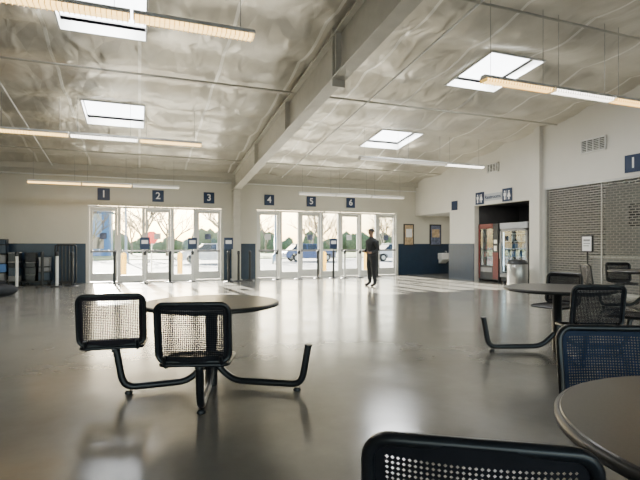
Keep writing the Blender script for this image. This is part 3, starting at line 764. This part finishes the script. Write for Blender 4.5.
tp = [(-10, 48), (-5, 56), (0.5, 47), (3, 58), (9, 49), (13, 60), (18, 49), (23, 60), (28, 49), (33, 60), (38, 50), (43, 62), (-16, 56), (-1, 68), (18, 70), (29, 70), (39, 72), (50, 60)]
for i, (x, y) in enumerate(tp):
    o = protos[i] if i < 3 else protos[i % 3].copy()
    if i >= 3: COL.objects.link(o)
    o.location = (x, y, -.05); o.rotation_euler = (0, 0, i*1.3); sc = random.uniform(.85, 1.1); o.scale = (sc, sc, sc)
    o['label'] = 'leafless winter tree beyond the parking lot'; o['category'] = 'tree'; o['group'] = 'bare trees outside'
b = MB(); rnd = random.Random(3)
for i in range(120):
    x = -40+i*1.1+rnd.uniform(-.5, .5); h = rnd.uniform(.8, 2.6)
    b.sphere((x, 82+rnd.uniform(-3, 3), h*.7), (rnd.uniform(1, 2), 1.2, h), 8)
fin(b, 'hedge_foliage', M['foliage'], None, label='distant line of dark evergreen shrubs', category='hedge', kind='stuff')
b = MB(); b.box(-9.5, -3.2, 62, 66, -.1, 5.2); b.prism([(-9.8, 5.2), (-2.9, 5.2), (-6.3, 6.6)], 'Y', 61.8, 66.2); b.box(-8, -6.5, 61.95, 62, .8, 2.2, 1); b.box(-5.4, -4, 61.95, 62, .8, 2.2, 1)
fin(b, 'blue_building', [M['bluebld'], M['carwin']], None, label='small blue clad building beyond the parking lot', category='building')
r = empty('red_road_sign', (.55, 24.5, -.13), label='red octagonal road sign on a grey post outside', category='road sign')
b = MB(); b.tube([(0, 0, 0), (0, 0, 2.0)], .03, 8); fin(b, 'sign_post', M['steel'], r)
b = MB(); b.prism([(.32*math.cos(pi/8+i*pi/4), 1.75+.32*math.sin(pi/8+i*pi/4)) for i in range(8)], 'Y', -.04, -.035); fin(b, 'sign_plate', M['red'], r)
for x, y in ((9.2, 33), (18, 41.5), (-1, 40)):
    r = empty('light_pole', (x, y, -.13), label='tall grey parking lot light pole', category='light pole', group='parking lot light poles')
    b = MB(); b.lathe([(.25, 0), (.25, .7), (.09, .75), (.06, 7.5)], 12); fin(b, 'pole', M['steel'], r)
    b = MB(); b.bbox(-.9, .9, -.15, .15, 7.5, 7.65, .03); fin(b, 'lamp_head', M['grey'], r)

# ---------------------------------------------------------------- light
w = bpy.data.worlds.new('World'); S.world = w; w.use_nodes = True
nt = w.node_tree; bg = nt.nodes['Background']; sk = nt.nodes.new('ShaderNodeTexSky'); sk.sky_type = 'NISHITA'; sk.sun_disc = False
sk.sun_elevation = math.radians(24); sk.sun_rotation = math.radians(0); sk.air_density = 1.2; sk.dust_density = 2.0
nt.links.new(sk.outputs[0], bg.inputs['Color']); bg.inputs['Strength'].default_value = 1.0
sl = bpy.data.lights.new('sun', 'SUN'); sl.energy = 95.0; sl.angle = math.radians(.6); sl.color = (1, .91, .76)
so = bpy.data.objects.new('sun', sl); COL.objects.link(so)
so.rotation_euler = Vector((.10, -1, -.36)).to_track_quat('-Z', 'Y').to_euler()
def area(loc, sx, sy, e, col, rot=(0, 0, 0), name='added_area_light'):  # added area lights, no fixture modelled
    l = bpy.data.lights.new(name, 'AREA'); l.shape = 'RECTANGLE'; l.size = sx; l.size_y = sy; l.energy = e; l.color = col
    o = bpy.data.objects.new(name, l); COL.objects.link(o); o.location = loc; o.rotation_euler = rot; return o
for (x0, x1, y0, y1) in sky:
    area(((x0+x1)/2, (y0+y1)/2, RZ((y0+y1)/2)+.12), 1.1, 1.2, 130, (.96, .98, 1))  # added light in place of daylight through each skylight
area((12.8, 7.8, 3.05), 1.0, 4.0, 9, (1, .95, .85))  # added fill light in the room behind the grille
area((12.0, 12.2, 2.6), .6, 1.8, 4, (1, .95, .85))  # added fill light inside the vending alcove
area((12.3, 16.1, 2.45), .8, 1.2, 9, (1, .95, .85))  # added fill light inside the poster recess

# ---------------------------------------------------------------- camera
cam = bpy.data.cameras.new('cam'); cam.lens = 26.44; cam.sensor_width = 36; cam.shift_y = 0.0078; cam.clip_start = .05; cam.clip_end = 500
co = bpy.data.objects.new('camera', cam); COL.objects.link(co); co.location = (0, 0, 1.25); co.rotation_euler = (pi/2, 0, math.radians(-21)); S.camera = co
